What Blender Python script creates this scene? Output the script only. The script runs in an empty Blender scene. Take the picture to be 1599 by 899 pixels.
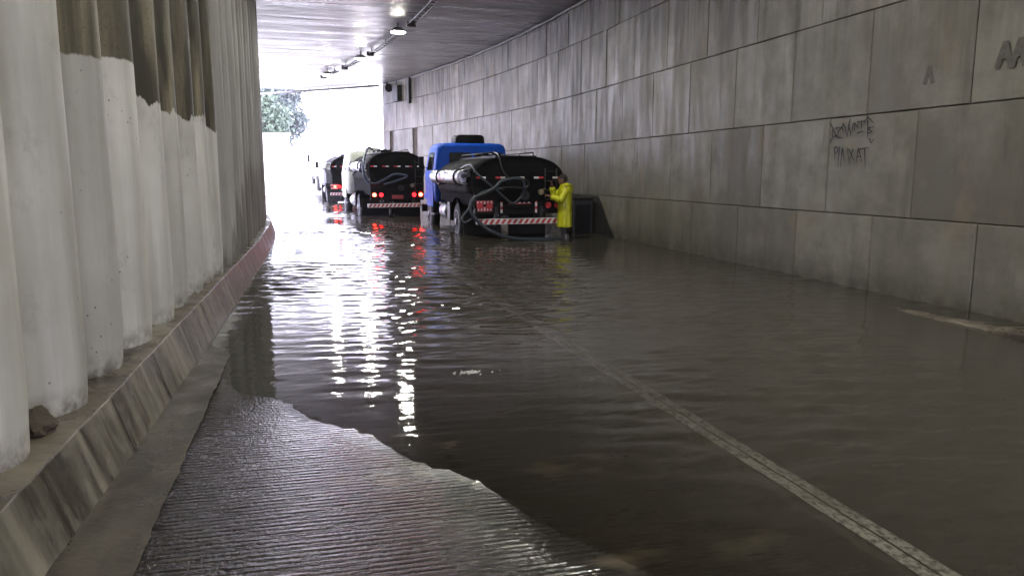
import bpy, bmesh, math, random
from math import sin, cos, pi, radians as RAD
from mathutils import Vector, Matrix
random.seed(7)
sc = bpy.context.scene
COL = sc.collection

# ------------------------------------------------------------------ camera, world, sun, exposure
cam = bpy.data.cameras.new('camera'); cam.sensor_width = 36; cam.lens = 26.0
cam.clip_start = .05; cam.clip_end = 2000
co = bpy.data.objects.new('camera', cam); COL.objects.link(co)
co.location = (0, 0, 1.5); co.rotation_euler = (RAD(90 - 8.81), 0, RAD(-15.31)); sc.camera = co

w = bpy.data.worlds.new('World'); sc.world = w; w.use_nodes = True
nt = w.node_tree; nt.nodes.clear()
sky = nt.nodes.new('ShaderNodeTexSky'); sky.sky_type = 'NISHITA'; sky.sun_disc = False
sky.sun_elevation = RAD(50); sky.sun_rotation = RAD(20); sky.air_density = 1.0; sky.dust_density = 5.0; sky.ozone_density = 1.5
hs = nt.nodes.new('ShaderNodeHueSaturation'); hs.inputs['Saturation'].default_value = .45      # cloud takes most of the blue
mx = nt.nodes.new('ShaderNodeMix'); mx.data_type = 'RGBA'; mx.inputs[0].default_value = .55
mx.inputs[7].default_value = (6.1, 5.7, 9.2, 1)                                               # even lavender-grey overcast
bg = nt.nodes.new('ShaderNodeBackground'); bg.inputs['Strength'].default_value = .15
wo = nt.nodes.new('ShaderNodeOutputWorld')
nt.links.new(sky.outputs[0], hs.inputs['Color']); nt.links.new(hs.outputs[0], mx.inputs[6])
nt.links.new(mx.outputs[2], bg.inputs[0]); nt.links.new(bg.outputs[0], wo.inputs[0])

sl = bpy.data.lights.new('sun', 'SUN'); sl.energy = 1.5; sl.angle = RAD(25); sl.color = (1, .97, .93)
so = bpy.data.objects.new('sun', sl); COL.objects.link(so); so.rotation_euler = (RAD(40), 0, RAD(-20)); so.location = (0, 60, 40)

sc.view_settings.view_transform = 'Standard'; sc.view_settings.look = 'None'
sc.view_settings.gamma = 1; sc.view_settings.exposure = 3.3
sc.render.engine = 'CYCLES'
cy = sc.cycles
cy.max_bounces = 10; cy.diffuse_bounces = 5; cy.glossy_bounces = 5; cy.transparent_max_bounces = 12
cy.caustics_reflective = False; cy.caustics_refractive = False
cy.sample_clamp_indirect = 8; cy.use_denoising = True; cy.use_adaptive_sampling = True; cy.adaptive_threshold = .015

LAMP_STRENGTH = 42; HAZE = .0006

# ------------------------------------------------------------------ the tunnel's plan: straight, then a long bend to the left
R0 = 69.; S0 = 16.5; CEIL = 5.82; WALLX = 6.95
def P(s, lat, z=0.):
    if s <= S0: return Vector((lat, s, z))
    t = (s - S0) / R0; r = R0 + lat - 3
    return Vector((3 - R0 + r * cos(t), S0 + r * sin(t), z))
def heading(s): return 0. if s <= S0 else (s - S0) / R0
def ground_z(x, y):
    g = -.018 * (x + .22) - .011 * (y - 5.2) - .003 - .006 * max(0, x - .7)
    g += .0012 * sin(x * 1.9 + y * 1.1 + 1) * sin(y * 1.3 - x * .9) + .0007 * sin(x * 7.7 - y * 3.1) + .0004 * sin(x * 17 + y * 11) + .0003 * sin(x * 31 - y * 23)
    g = max(g, -.22 + .02 * sin(x * .7))
    g = min(g, .09)
    if y > 38: g += min((y - 38) * .045, 2.6)
    return g

# ------------------------------------------------------------------ materials
MATS = {}
class NT:
    def __init__(s, name):
        s.m = bpy.data.materials.new(name); s.m.use_nodes = True; s.t = s.m.node_tree; s.t.nodes.clear()
        s.out = s.t.nodes.new('ShaderNodeOutputMaterial'); MATS[name] = s.m
    def n(s, typ, **kw):
        nd = s.t.nodes.new('ShaderNode' + typ)
        for k, v in kw.items(): setattr(nd, k, v)
        return nd
    def l(s, a, b): s.t.links.new(a, b)
    def val(s, sock, v):
        if hasattr(v, 'links') or isinstance(v, bpy.types.NodeSocket): s.l(v, sock)
        else: sock.default_value = v
    def coord(s, kind='Object'): return s.n('TexCoord').outputs[kind]
    def map(s, vec, scale=(1, 1, 1), loc=(0, 0, 0)):
        m = s.n('Mapping'); s.l(vec, m.inputs[0]); m.inputs['Scale'].default_value = scale; m.inputs['Location'].default_value = loc; return m.outputs[0]
    def noise(s, vec, scale=1., detail=4., rough=.55, dist=0.):
        m = s.n('TexNoise'); s.l(vec, m.inputs['Vector']); m.inputs['Scale'].default_value = scale; m.inputs['Detail'].default_value = detail
        m.inputs['Roughness'].default_value = rough; m.inputs['Distortion'].default_value = dist; return m.outputs['Fac']
    def ramp(s, f, a, b, c0=0., c1=1.):
        m = s.n('MapRange'); m.clamp = True; s.val(m.inputs[0], f); m.inputs[1].default_value = a; m.inputs[2].default_value = b
        m.inputs[3].default_value = c0; m.inputs[4].default_value = c1; return m.outputs[0]
    def math(s, op, a, b=0.):
        m = s.n('Math', operation=op); s.val(m.inputs[0], a); s.val(m.inputs[1], b); return m.outputs[0]
    def mix(s, f, a, b, blend='MIX'):
        m = s.n('Mix', data_type='RGBA', blend_type=blend); s.val(m.inputs[0], f)
        for sk, v in ((m.inputs[6], a), (m.inputs[7], b)):
            if isinstance(v, tuple): sk.default_value = v + (1,) if len(v) == 3 else v
            else: s.l(v, sk)
        return m.outputs[2]
    def bump(s, h, strength=.3, dist=.01, normal=None):
        b = s.n('Bump'); b.inputs['Strength'].default_value = strength; b.inputs['Distance'].default_value = dist; s.l(h, b.inputs['Height'])
        if normal: s.l(normal, b.inputs['Normal'])
        return b.outputs[0]
    def bsdf(s, color, rough=.5, metallic=0., normal=None, spec=.5, emis=None, es=0., coat=0.):
        p = s.n('BsdfPrincipled')
        if isinstance(color, tuple): p.inputs['Base Color'].default_value = color + (1,)
        else: s.l(color, p.inputs['Base Color'])
        s.val(p.inputs['Roughness'], rough); s.val(p.inputs['Metallic'], metallic); p.inputs['Specular IOR Level'].default_value = spec
        p.inputs['Coat Weight'].default_value = coat
        if normal: s.l(normal, p.inputs['Normal'])
        if emis: p.inputs['Emission Color'].default_value = emis + (1,); p.inputs['Emission Strength'].default_value = es
        s.l(p.outputs[0], s.out.inputs[0]); return p
    def sep(s, vec):
        m = s.n('SeparateXYZ'); s.l(vec, m.inputs[0]); return m.outputs
    def attr(s, name, typ='OBJECT'):
        a = s.n('Attribute', attribute_type=typ, attribute_name=name); return a.outputs['Fac']

def simple(name, col, rough=.5, metallic=0., var=.25, scale=6., coat=0., bump=.0, spec=.5):
    b = NT(name); o = b.coord()
    f = b.noise(b.map(o), scale, 5)
    c2 = tuple(max(0, c * (1 - var)) for c in col); c1 = tuple(min(1, c * (1 + var * .6)) for c in col)
    c = b.mix(b.ramp(f, .3, .7), c2, c1)
    r = b.ramp(b.noise(o, scale * 2.3, 3), .3, .7, max(.02, rough - .1), rough + .1)
    nm = b.bump(b.noise(o, scale * 6, 4), bump, .01) if bump else None
    b.bsdf(c, r, metallic, nm, spec, coat=coat); return b.m

simple('dark_steel', (.02, .019, .021), .5, .2, .4, 8)
simple('black_paint', (.007, .007, .008), .55, 0, .4, 6, spec=.14)
simple('tank_cap_black', (.006, .0055, .007), .7, 0, .5, 3, spec=.07)
simple('tyre_rubber', (.012, .012, .012), .75, 0, .3, 20, bump=.3)
simple('rim_steel', (.3, .3, .3), .45, .6, .4, 12)
simple('matte_black', (.008, .008, .008), .85, 0, .4, 6, spec=.05)
simple('tank_silver', (.5, .5, .52), .33, .75, .35, 5)
simple('tank_white', (.72, .72, .7), .4, 0, .15, 4)
simple('cab_blue', (.005, .11, .72), .55, 0, .18, 3, spec=.22)
simple('cab_cream', (.5, .52, .42), .45, 0, .2, 3)
simple('cab_white', (.72, .73, .7), .4, 0, .1, 3)
simple('dark_glass', (.02, .022, .025), .08, 0, .2, 2)
simple('hose_grey', (.026, .036, .05), .42, 0, .3, 14)
simple('hose_blue', (.03, .05, .09), .42, 0, .3, 14)
simple('hose_black', (.02, .022, .028), .4, 0, .3, 14)
simple('reflector_white', (.75, .73, .72), .4, 0, .25, 30)
simple('reflector_red', (.5, .03, .035), .4, 0, .25, 30)
simple('plate_red', (.4, .06, .06), .45, 0, .5, 40)
simple('brass', (.35, .3, .2), .4, .7, .4, 20)
simple('raincoat_yellow', (.60, .60, .012), .42, 0, .18, 7, spec=.45)
simple('skin', (.2, .1, .065), .55, 0, .15, 12)
simple('hair_dark', (.018, .012, .01), .65, 0, .4, 60, bump=.6)
simple('trousers_dark', (.03, .028, .03), .8, 0, .3, 20)
simple('boot_grey', (.12, .12, .13), .45, 0, .3, 12)
simple('graffiti_paint', (.012, .01, .012), .6, 0, .2, 20)
simple('tray_metal', (.06, .055, .06), .5, .5, .4, 12)
simple('lamp_body', (.22, .22, .22), .5, .5, .2, 8)
simple('pipe_grey', (.2, .2, .21), .55, .1, .35, 5)
simple('stone_rubble', (.07, .055, .04), .85, 0, .5, 9, bump=.8)
simple('lorry_white', (.8, .8, .8), .4, 0, .06, 1)
simple('wall_white', (.72, .72, .7), .8, 0, .15, 1)
simple('bark', (.14, .13, .12), .9, 0, .4, 6, bump=.5)
simple('soil', (.13, .11, .08), .9, 0, .4, .6)

def leaf(name, a, c):
    b = NT(name); o = b.coord(); f = b.noise(o, 1.1, 4)
    b.bsdf(b.mix(b.ramp(f, .35, .65), a, c), .6); return b.m
leaf('leaf_green', (.06, .09, .065), (.10, .145, .095)); leaf('leaf_dark', (.05, .068, .07), (.075, .10, .095))

def emit(name, col, s):
    b = NT(name); e = b.n('Emission'); e.inputs[0].default_value = col + (1,); e.inputs[1].default_value = s; b.l(e.outputs[0], b.out.inputs[0])
emit('lamp_glow', (1., .985, .86), LAMP_STRENGTH)
emit('tail_glow', (1., .004, .006), 2.6)
emit('tail_hot', (1., .022, .012), 7.5)

# concrete wall panels -- uv = (metres along the wall, height)
b = NT('wall_concrete'); uv = b.coord('UV'); tint = b.attr('tint', 'GEOMETRY')
z = b.sep(uv)[1]; s_ = b.sep(uv)[0]
base = b.mix(tint, (.168, .156, .128), (.305, .288, .245))
mott = b.noise(uv, 2.3, 8, .62)
base = b.mix(b.ramp(mott, .36, .68, .0, .8), base, (.14, .128, .105)); base = b.mix(b.ramp(b.noise(b.map(uv, (1, .8, 1), (4, 4, 0)), .9, 6, .65), .5, .7, 0, .6), base, (.34, .325, .29))
base = b.mix(b.math('MULTIPLY', b.ramp(b.noise(b.map(uv, (3.2, .45, 1), (2, 9, 0)), 1., 6, .65), .56, .7), .55), base, (.075, .066, .052))
streak = b.noise(b.map(uv, (5.5, .32, 1)), 1., 7, .6)
streak2 = b.noise(b.map(uv, (14, .5, 1), (3, 7, 0)), 1., 4, .6)
up = b.ramp(z, 2.4, 5.6)
amt = b.math('MULTIPLY', b.ramp(b.math('ADD', b.math('MULTIPLY', streak, .6), b.math('MULTIPLY', b.noise(b.map(uv, (.5, .35, 1), (7, 1, 0)), 1., 3), .4)), .42, .55), b.math('ADD', b.math('MULTIPLY', up, .9), .07))
base = b.mix(amt, base, (.032, .028, .026))                      # damp dark runs below the roof joint
amt2 = b.math('MULTIPLY', b.ramp(streak2, .62, .78), b.math('MULTIPLY', up, .4))
base = b.mix(amt2, base, (.42, .40, .38))                         # lime runs
low = b.math('MULTIPLY', b.ramp(z, .42, .0), b.ramp(b.noise(uv, 3.5, 6), .3, .6, .3, 1.))
base = b.mix(low, base, (.075, .07, .045))
rust = b.math('MULTIPLY', b.ramp(b.noise(b.map(uv, (1.6, .7, 1), (9, 3, 0)), 1.3, 5), .56, .74), .45)
base = b.mix(rust, base, (.27, .19, .11))
pores = b.ramp(b.noise(uv, 55, 2), .68, .76)
base = b.mix(b.math('MULTIPLY', pores, .6), base, (.06, .055, .05))
fine = b.noise(uv, 120, 3)
base = b.mix(b.ramp(fine, .3, .7, .0, .25), base, (.09, .085, .075))
rg = b.ramp(b.noise(b.map(uv, (4, .7, 1)), 1., 5), .35, .65, .45, .7)
nm = b.bump(b.noise(uv, 26, 6, .65), .3, .006)
nm = b.bump(b.noise(b.map(uv, (3, .8, 1)), 1., 3), .25, .03, nm)
b.bsdf(base, rg, 0, nm, .5)
# piles -- object coordinates, per-object paint line and soot line
b = NT('pile_concrete'); o = b.coord(); z = b.sep(o)[2]
seed = b.n('ObjectInfo').outputs['Random']
off = b.n('CombineXYZ'); b.l(b.math('MULTIPLY', seed, 37.), off.inputs[0]); b.l(b.math('MULTIPLY', seed, 11.), off.inputs[2])
va = b.n('VectorMath', operation='ADD'); b.l(o, va.inputs[0]); b.l(off.outputs[0], va.inputs[1]); ov = va.outputs[0]
edge = b.math('ADD', b.attr('paint_top'), b.math('MULTIPLY', b.attr('ragged'), b.ramp(b.noise(b.map(ov, (4, 4, .6)), 1.8, 5, .65), .3, .7, -1, 1)))
painted = b.ramp(b.math('SUBTRACT', edge, z), -.004, .008)
pw = b.mix(b.ramp(b.noise(ov, 1.7, 6), .3, .7), (.60, .585, .56), (.78, .765, .74))
pw = b.mix(b.math('MULTIPLY', b.ramp(b.noise(b.map(ov, (4, 4, .35)), 1., 5), .44, .66), .62), pw, (.34, .33, .305))
pw = b.mix(b.ramp(b.noise(b.map(ov, (2, 2, 1.4), (3, 1, 2)), 1.2, 7, .7), .55, .72, 0, .55), pw, (.27, .26, .235))
spots = b.n('TexVoronoi'); spots.inputs['Scale'].default_value = 15; b.l(ov, spots.inputs['Vector'])
sp = b.math('MULTIPLY', b.ramp(spots.outputs['Distance'], .12, .06), b.ramp(b.noise(ov, 2.1, 3), .54, .6))
pw = b.mix(sp, pw, (.17, .15, .13))
foot = b.math('MULTIPLY', b.ramp(z, .16, .0), b.ramp(b.noise(ov, 14, 5), .35, .6))
pw = b.mix(foot, pw, (.15, .13, .11))
raw = b.mix(b.ramp(b.noise(b.map(ov, (7, 7, .5)), 1., 6), .38, .62), (.10, .088, .062), (.30, .265, .19))
raw = b.mix(b.math('MULTIPLY', b.ramp(b.noise(ov, 45, 3), .55, .7), .6), raw, (.08, .07, .05))
raw = b.mix(b.math('MULTIPLY', b.attr('raw_damp'), b.ramp(b.noise(b.map(ov, (3, 3, .7)), 1.3, 5), .38, .56)), raw, (.045, .04, .033))
hv = b.n('HueSaturation'); b.l(b.math('ADD', b.math('MULTIPLY', b.attr('tone'), .42), .68), hv.inputs['Value']); b.l(pw, hv.inputs['Color']); pw = hv.outputs[0]
c = b.mix(painted, raw, pw)
sootz = b.math('ADD', b.attr('soot_top'), b.ramp(b.noise(b.map(ov, (6, 6, .7)), 1.5, 5), .3, .7, -.35, .35))
soot = b.math('MULTIPLY', b.ramp(b.math('SUBTRACT', sootz, z), -.05, .25), b.ramp(b.noise(b.map(ov, (6, 6, .8)), 2, 5), .25, .6, .45, .9))
c = b.mix(soot, c, (.12, .105, .10))
grey = b.attr('greyed')
c = b.mix(grey, c, b.mix(b.ramp(b.noise(b.map(ov, (5, 5, .4)), 1, 6), .35, .65), (.14, .13, .125), (.33, .32, .31)))
nm = b.bump(b.noise(ov, 30, 5), .22, .006)
nm = b.bump(b.noise(b.map(ov, (1.5, 1.5, .6)), 2., 3), .3, .03, nm)
b.bsdf(c, .55, 0, nm, .4)
# ceiling: transverse board marks, damp and glossy
b = NT('ceiling_concrete'); o = b.coord()
st = b.noise(b.map(o, (.22, 3.6, 1)), 1., 8, .62); st2 = b.noise(b.map(o, (.5, 14, 1)), 1., 4, .6); bl = b.noise(o, .6, 5)
base = b.mix(b.ramp(st, .36, .64), (.12, .112, .118), (.5, .48, .49))
base = b.mix(b.ramp(bl, .4, .68, 0, .6), base, (.10, .09, .09))
base = b.mix(b.math('MULTIPLY', b.ramp(st2, .55, .7), .6), base, (.06, .054, .06))
nm = b.bump(st2, .35, .02); nm = b.bump(b.noise(b.map(o, (.3, 2.2, 1)), 1., 4), .5, .05, nm)
b.bsdf(base, b.ramp(b.noise(b.map(o, (.4, 2, 1)), 1., 5), .35, .65, .25, .45), 0, nm, .55)
# wet grooved road
b = NT('wet_grooved_concrete'); o = b.coord(); x_, y_, z_ = b.sep(o)[0:3]
wob = b.ramp(b.noise(b.map(o, (.9, .5, 1)), 1.2, 3), 0, 1, -.05, .05)
yy = b.math('ADD', y_, wob)
gr = b.n('TexWave', wave_type='BANDS', bands_direction='Y', wave_profile='SIN'); gr.inputs['Scale'].default_value = 8.5; gr.inputs['Distortion'].default_value = .9
gr.inputs['Detail'].default_value = 3; gr.inputs['Detail Scale'].default_value = 1.5; b.l(b.map(o, (.12, 1, 1)), gr.inputs['Vector'])
grain = b.noise(b.map(o, (58, 34, 40)), 1., 3, .65); mid = b.noise(b.map(o, (10, 26, 10)), 1., 5, .6); big = b.noise(o, .9, 6)
base = b.mix(b.ramp(big, .35, .65), (.022, .020, .016), (.05, .045, .035))
base = b.mix(b.ramp(mid, .35, .7, 0, .8), base, (.03, .027, .023)); base = b.mix(b.ramp(b.noise(b.map(o, (2.2, 60, 1)), 1., 4), .48, .62, 0, .8), base, (.022, .019, .017))
base = b.mix(b.ramp(b.noise(b.map(o, (1.2, 2.4, 1), (4, 2, 0)), 1.2, 7), .6, .72, 0, .7), base, (.15, .125, .09))
vg = b.n('TexVoronoi'); vg.inputs['Scale'].default_value = 1.; b.l(b.map(o, (46, 30, 40)), vg.inputs['Vector'])
brk = b.ramp(b.noise(b.map(o, (5, 34, 1)), 1, 4), .38, .62, .0, 1.)
h = b.math('ADD', b.math('MULTIPLY', b.math('MULTIPLY', gr.outputs['Fac'], brk), 1.15), b.math('ADD', b.math('MULTIPLY', grain, 1.25), b.math('ADD', b.math('MULTIPLY', mid, .5), b.math('MULTIPLY', vg.outputs['Distance'], .45))))
wetf = b.ramp(b.sep(b.n('NewGeometry').outputs['Position'])[2], -.004, .030, .0, 1.)
nm = b.bump(h, .8, .016); b.l(b.math('MULTIPLY', wetf, .85), nm.node.inputs['Strength'])
b.bsdf(base, b.math('MULTIPLY', b.ramp(b.noise(b.map(o, (4, 9, 4)), 1., 4), .35, .65, .09, .2), b.math('ADD', b.math('MULTIPLY', wetf, .7), .3)), 0, nm, .25)
# kerb
b = NT('kerb_concrete'); uv = b.coord('UV'); s_ = b.sep(uv)[0]; o = b.coord()
st = b.noise(b.map(uv, (6.5, .55, 1)), 1., 7, .62); pt = b.noise(b.map(uv, (1.5, .3, 1), (2, 2, 0)), 1., 2)
base = b.mix(b.ramp(st, .38, .62), (.042, .036, .029), (.30, .275, .225))
base = b.mix(b.ramp(pt, .42, .6, 0, .7), base, (.058, .052, .040))
base = b.mix(b.ramp(b.noise(o, 9, 6), .5, .75, 0, .5), base, (.34, .31, .26))
redm = b.math('MULTIPLY', b.math('MULTIPLY', b.ramp(s_, 9.0, 11.), b.ramp(s_, 19, 16)), b.ramp(b.noise(b.map(uv, (3.3, .4, 1)), 1, 4), .3, .45, .15, .55))
base = b.mix(redm, base, b.mix(b.ramp(b.noise(b.map(uv, (9, .5, 1)), 1, 4), .57, .63), (.042, .030, .029), (.28, .265, .255)))
b.bsdf(base, b.ramp(st, .3, .7, .3, .55), 0, b.bump(b.noise(o, 22, 6), .5, .01), .5)
b = NT('ledge_concrete'); o = b.coord(); geo = b.coord('Normal')
base = b.mix(b.ramp(b.noise(o, 3, 7), .35, .65), (.06, .05, .04), (.21, .18, .14))
base = b.mix(b.ramp(b.noise(b.map(o, (2, .6, 1), (5, 0, 0)), 2, 5), .58, .7, 0, .7), base, (.34, .31, .25))
b.bsdf(base, b.ramp(b.noise(o, 2.2, 5), .4, .6, .2, .6), 0, b.bump(b.noise(o, 18, 6), .5, .012), .5)
b = NT('gutter_concrete'); o = b.coord()
base = b.mix(b.ramp(b.noise(b.map(o, (4, 1.3, 1)), 1.6, 7), .35, .65), (.045, .038, .030), (.105, .09, .07))
b.bsdf(base, b.ramp(b.noise(o, 3, 5), .4, .6, .25, .5), 0, b.bump(b.noise(o, 30, 5), .4, .008), .5)
b = NT('dirty_paint'); o = b.coord()
f = b.ramp(b.noise(b.map(o, (34, 24, 10)), 1., 6, .75), .40, .54)
base = b.mix(f, (.09, .085, .078), (.8, .79, .76)); base = b.mix(b.ramp(b.noise(o, 2., 4), .5, .7, 0, .5), base, (.22, .21, .19))
b.bsdf(base, .3, 0, b.bump(b.noise(b.map(o, (55, 110, 60)), 1., 3, .7), .5, .008), .5)
simple('pale_concrete', (.55, .55, .53), .5, 0, .2, .8)
# flood water: mirror by Fresnel over silt-laden water that hides the road as it deepens
b = NT('flood_water'); o = b.coord(); dep = b.attr('depth', 'GEOMETRY')
nf = b.noise(b.map(o, (3.2, 9, 1)), 1.6, 3, .5); nf2 = b.noise(b.map(o, (9, 30, 1)), 1., 2, .5)
nm = b.bump(b.math('ADD', nf, b.math('MULTIPLY', nf2, .25)), .32, .006)
fr = b.n('Fresnel'); fr.inputs['IOR'].default_value = 1.36; b.l(nm, fr.inputs['Normal'])
gl = b.n('BsdfGlossy'); gl.inputs['Roughness'].default_value = .03; gl.inputs['Color'].default_value = (.95, .95, .95, 1); b.l(nm, gl.inputs['Normal'])
df = b.n('BsdfDiffuse'); df.inputs['Color'].default_value = (.064, .057, .046, 1)
tr = b.n('BsdfTransparent'); tr.inputs['Color'].default_value = (.97, .95, .91, 1)
murk = b.math('SUBTRACT', 1., b.math('POWER', 2.718, b.math('MULTIPLY', dep, -24.)))
m1 = b.n('MixShader'); b.l(murk, m1.inputs[0]); b.l(tr.outputs[0], m1.inputs[1]); b.l(df.outputs[0], m1.inputs[2])
m2 = b.n('MixShader'); b.l(fr.outputs[0], m2.inputs[0]); b.l(m1.outputs[0], m2.inputs[1]); b.l(gl.outputs[0], m2.inputs[2])
b.l(m2.outputs[0], b.out.inputs[0])

# ------------------------------------------------------------------ mesh helpers
class MB:
    def __init__(s): s.v = []; s.f = []; s.fm = []; s.sm = []; s.uv = {}; s.mats = []
    def mi(s, m):
        if m not in s.mats: s.mats.append(m)
        return s.mats.index(m)
    def add(s, vs, fs, m=None, smooth=False):
        o = len(s.v); s.v += [tuple(v) for v in vs]; k = s.mi(m) if m else 0
        for f in fs: s.f.append(tuple(i + o for i in f)); s.fm.append(k); s.sm.append(smooth)
        return o
    def box(s, x0, x1, y0, y1, z0, z1, m=None, bev=0., M=None):
        if bev > 0:
            bm = bmesh.new(); bmesh.ops.create_cube(bm, size=1)
            for v in bm.verts: v.co = Vector(((x0 + x1) / 2 + v.co.x * (x1 - x0), (y0 + y1) / 2 + v.co.y * (y1 - y0), (z0 + z1) / 2 + v.co.z * (z1 - z0)))
            bmesh.ops.bevel(bm, geom=bm.edges[:], offset=bev, segments=2, profile=.6, affect='EDGES')
            bm.verts.index_update(); vs = [v.co.copy() for v in bm.verts]; fs = [[v.index for v in f.verts] for f in bm.faces]; bm.free()
        else:
            vs = [Vector(p) for p in ((x0, y0, z0), (x1, y0, z0), (x1, y1, z0), (x0, y1, z0), (x0, y0, z1), (x1, y0, z1), (x1, y1, z1), (x0, y1, z1))]
            fs = [(0, 3, 2, 1), (4, 5, 6, 7), (0, 1, 5, 4), (1, 2, 6, 5), (2, 3, 7, 6), (3, 0, 4, 7)]
        if M: vs = [M @ v for v in vs]
        s.add(vs, fs, m); return s
    def loft(s, rings, m=None, smooth=True, cap=True, closed=True):
        n = len(rings[0]); o = s.add([p for r in rings for p in r], [], m); k = s.mi(m) if m else 0
        for i in range(len(rings) - 1):
            for j in range(n if closed else n - 1):
                a = o + i * n + j; b_ = o + i * n + (j + 1) % n
                s.f.append((a, b_, b_ + n, a + n)); s.fm.append(k); s.sm.append(smooth)
        if cap:
            s.f.append(tuple(o + j for j in reversed(range(n)))); s.fm.append(k); s.sm.append(False)
            q = o + (len(rings) - 1) * n; s.f.append(tuple(q + j for j in range(n))); s.fm.append(k); s.sm.append(False)
        return s
    def tube(s, pts, r, m=None, n=10, cap=True):
        pts = [Vector(p) for p in pts]; rings = []; rr = r if isinstance(r, (list, tuple)) else [r] * len(pts)
        t0 = (pts[1] - pts[0]).normalized(); u = t0.orthogonal().normalized()
        for i, p in enumerate(pts):
            t = (pts[min(i + 1, len(pts) - 1)] - pts[max(i - 1, 0)])
            t = t.normalized() if t.length > 1e-9 else t0
            u = (u - t * u.dot(t)).normalized(); v = t.cross(u)
            rings.append([p + (u * cos(2 * pi * j / n) + v * sin(2 * pi * j / n)) * rr[i] for j in range(n)])
        return s.loft(rings, m, True, cap)
    def cyl(s, a, b_, r, m=None, n=20, r2=None): return s.tube([a, b_], [r, r if r2 is None else r2], m, n)
    def build(s, name, mat=None, parent=None, loc=None):
        me = bpy.data.meshes.new(name); me.from_pydata(s.v, [], s.f)
        if mat and not s.mats: me.materials.append(MATS[mat])
        elif s.mats:
            for m in s.mats: me.materials.append(MATS[m])
            me.polygons.foreach_set('material_index', s.fm)
        me.polygons.foreach_set('use_smooth', s.sm); me.update()
        ob = bpy.data.objects.new(name, me); COL.objects.link(ob)
        if parent: ob.parent = parent
        if loc: ob.location = loc
        return ob
def smooth_path(pts, k=8):
    pts = [Vector(p) for p in pts]; out = []
    for i in range(len(pts) - 1):
        p0 = pts[max(i - 1, 0)]; p1 = pts[i]; p2 = pts[i + 1]; p3 = pts[min(i + 2, len(pts) - 1)]
        for j in range(k):
            t = j / k
            out.append(.5 * ((2 * p1) + (p2 - p0) * t + (2 * p0 - 5 * p1 + 4 * p2 - p3) * t * t + (3 * p1 - p0 - 3 * p2 + p3) * t ** 3))
    return out + [pts[-1]]
def tag(o, label=None, cat=None, group=None, kind=None):
    if label: o['label'] = label
    if cat: o['category'] = cat
    if group: o['group'] = group
    if kind: o['kind'] = kind
    return o
def empty(name, loc=(0, 0, 0), rz=0.):
    o = bpy.data.objects.new(name, None); COL.objects.link(o); o.location = loc; o.rotation_euler = (0, 0, rz); o.empty_display_size = .3; return o
def copy_tree(o, parent=None):
    c = o.copy(); COL.objects.link(c)
    if parent: c.parent = parent
    for ch in list(o.children): copy_tree(ch, c)
    return c
def mbox(name, mat, parent, *a, bev=0.): return MB().box(*a, bev=bev).build(name, mat, parent)

def grid_sheet(name, mat, fn, us, vs, kind='structure', uvfn=None, smooth=True):
    nu, nv = len(us), len(vs); V = [fn(u, v) for v in vs for u in us]
    F = [(j * nu + i, j * nu + i + 1, (j + 1) * nu + i + 1, (j + 1) * nu + i) for j in range(nv - 1) for i in range(nu - 1)]
    m = MB(); m.add(V, F, None, smooth); o = m.build(name, mat); tag(o, kind=kind)
    if uvfn:
        ul = o.data.uv_layers.new(name='UVMap'); vals = []
        for l in o.data.loops:
            k = l.vertex_index; vals += list(uvfn(us[k % nu], vs[k // nu]))
        ul.data.foreach_set('uv', vals)
    return o
def frange(a, b_, d):
    n = max(1, int(round((b_ - a) / d))); return [a + (b_ - a) * i / n for i in range(n + 1)]

# ------------------------------------------------------------------ ground, road, gutter, kerbs, marking, water
grid_sheet('ground', 'soil', lambda u, v: (u, v, -1.0), frange(-190, 190, 38), frange(-190, 190, 38))
def rd(lat, s):
    p = P(s, lat); return (p.x, p.y, ground_z(p.x, p.y))
grid_sheet('road', 'wet_grooved_concrete', rd, frange(-1.6, 7.4, .12), frange(-17, 14, .1) + frange(14.5, 48, .5)[0:])
# outside the tunnel the ramp opens out
def tz(x, y): return ground_z(x, max(y, 38)) - .03 + max(0, (abs(x - 1) - 9) * .05)
grid_sheet('terrain', 'pale_concrete', lambda u, v: (u, v, max(-.4, tz(u, v)) + max(0, v - 95) * .02), frange(-60, 60, 4), frange(43, 75, 2) + frange(80, 180, 20))
grid_sheet('terrain', 'pale_concrete', lambda lat, s: tuple(P(s, lat, .28)), [-42, -30, -20, -12, -6, -1.9], frange(27, 47, 1))
kx = lambda s: -.975 + max(0, min((s - 3) * .02, .21))           # kerb foot
def kerb_pt(k, s):
    x = kx(s); prof = [(x + .015, -.35), (x, 0.02), (x - .10, .330), (x - .105, .336), (x - .14, .34), (x - .9, .345)]
    jx = .003 * sin(s * 1.9) + .002 * sin(s * 23); jz = .002 * sin(s * 5.3 + 1)
    lat, zz = prof[k]; p = P(s, lat + (jx if k > 0 else 0)); return (p.x, p.y, zz + (jz if k > 1 else 0))
m = MB(); ss = frange(-17, 37, .15); n = len(ss)
V = [kerb_pt(k, s) for s in ss for k in range(6)]
F = []; 
for i in range(n - 1):
    for k in range(5): F.append((i * 6 + k, (i + 1) * 6 + k, (i + 1) * 6 + k + 1, i * 6 + k + 1))
m.add(V, F, 'kerb_concrete'); 
o = m.build('kerb'); tag(o, kind='structure'); o.data.materials.append(MATS['ledge_concrete'])
for i, f in enumerate(o.data.polygons):
    if i % 5 >= 3: f.material_index = 1
ul = o.data.uv_layers.new(name='UVMap'); vals = []
for l in o.data.loops:
    k = l.vertex_index; vals += [ss[k // 6], (k % 6) * .33]
ul.data.foreach_set('uv', vals)
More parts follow.
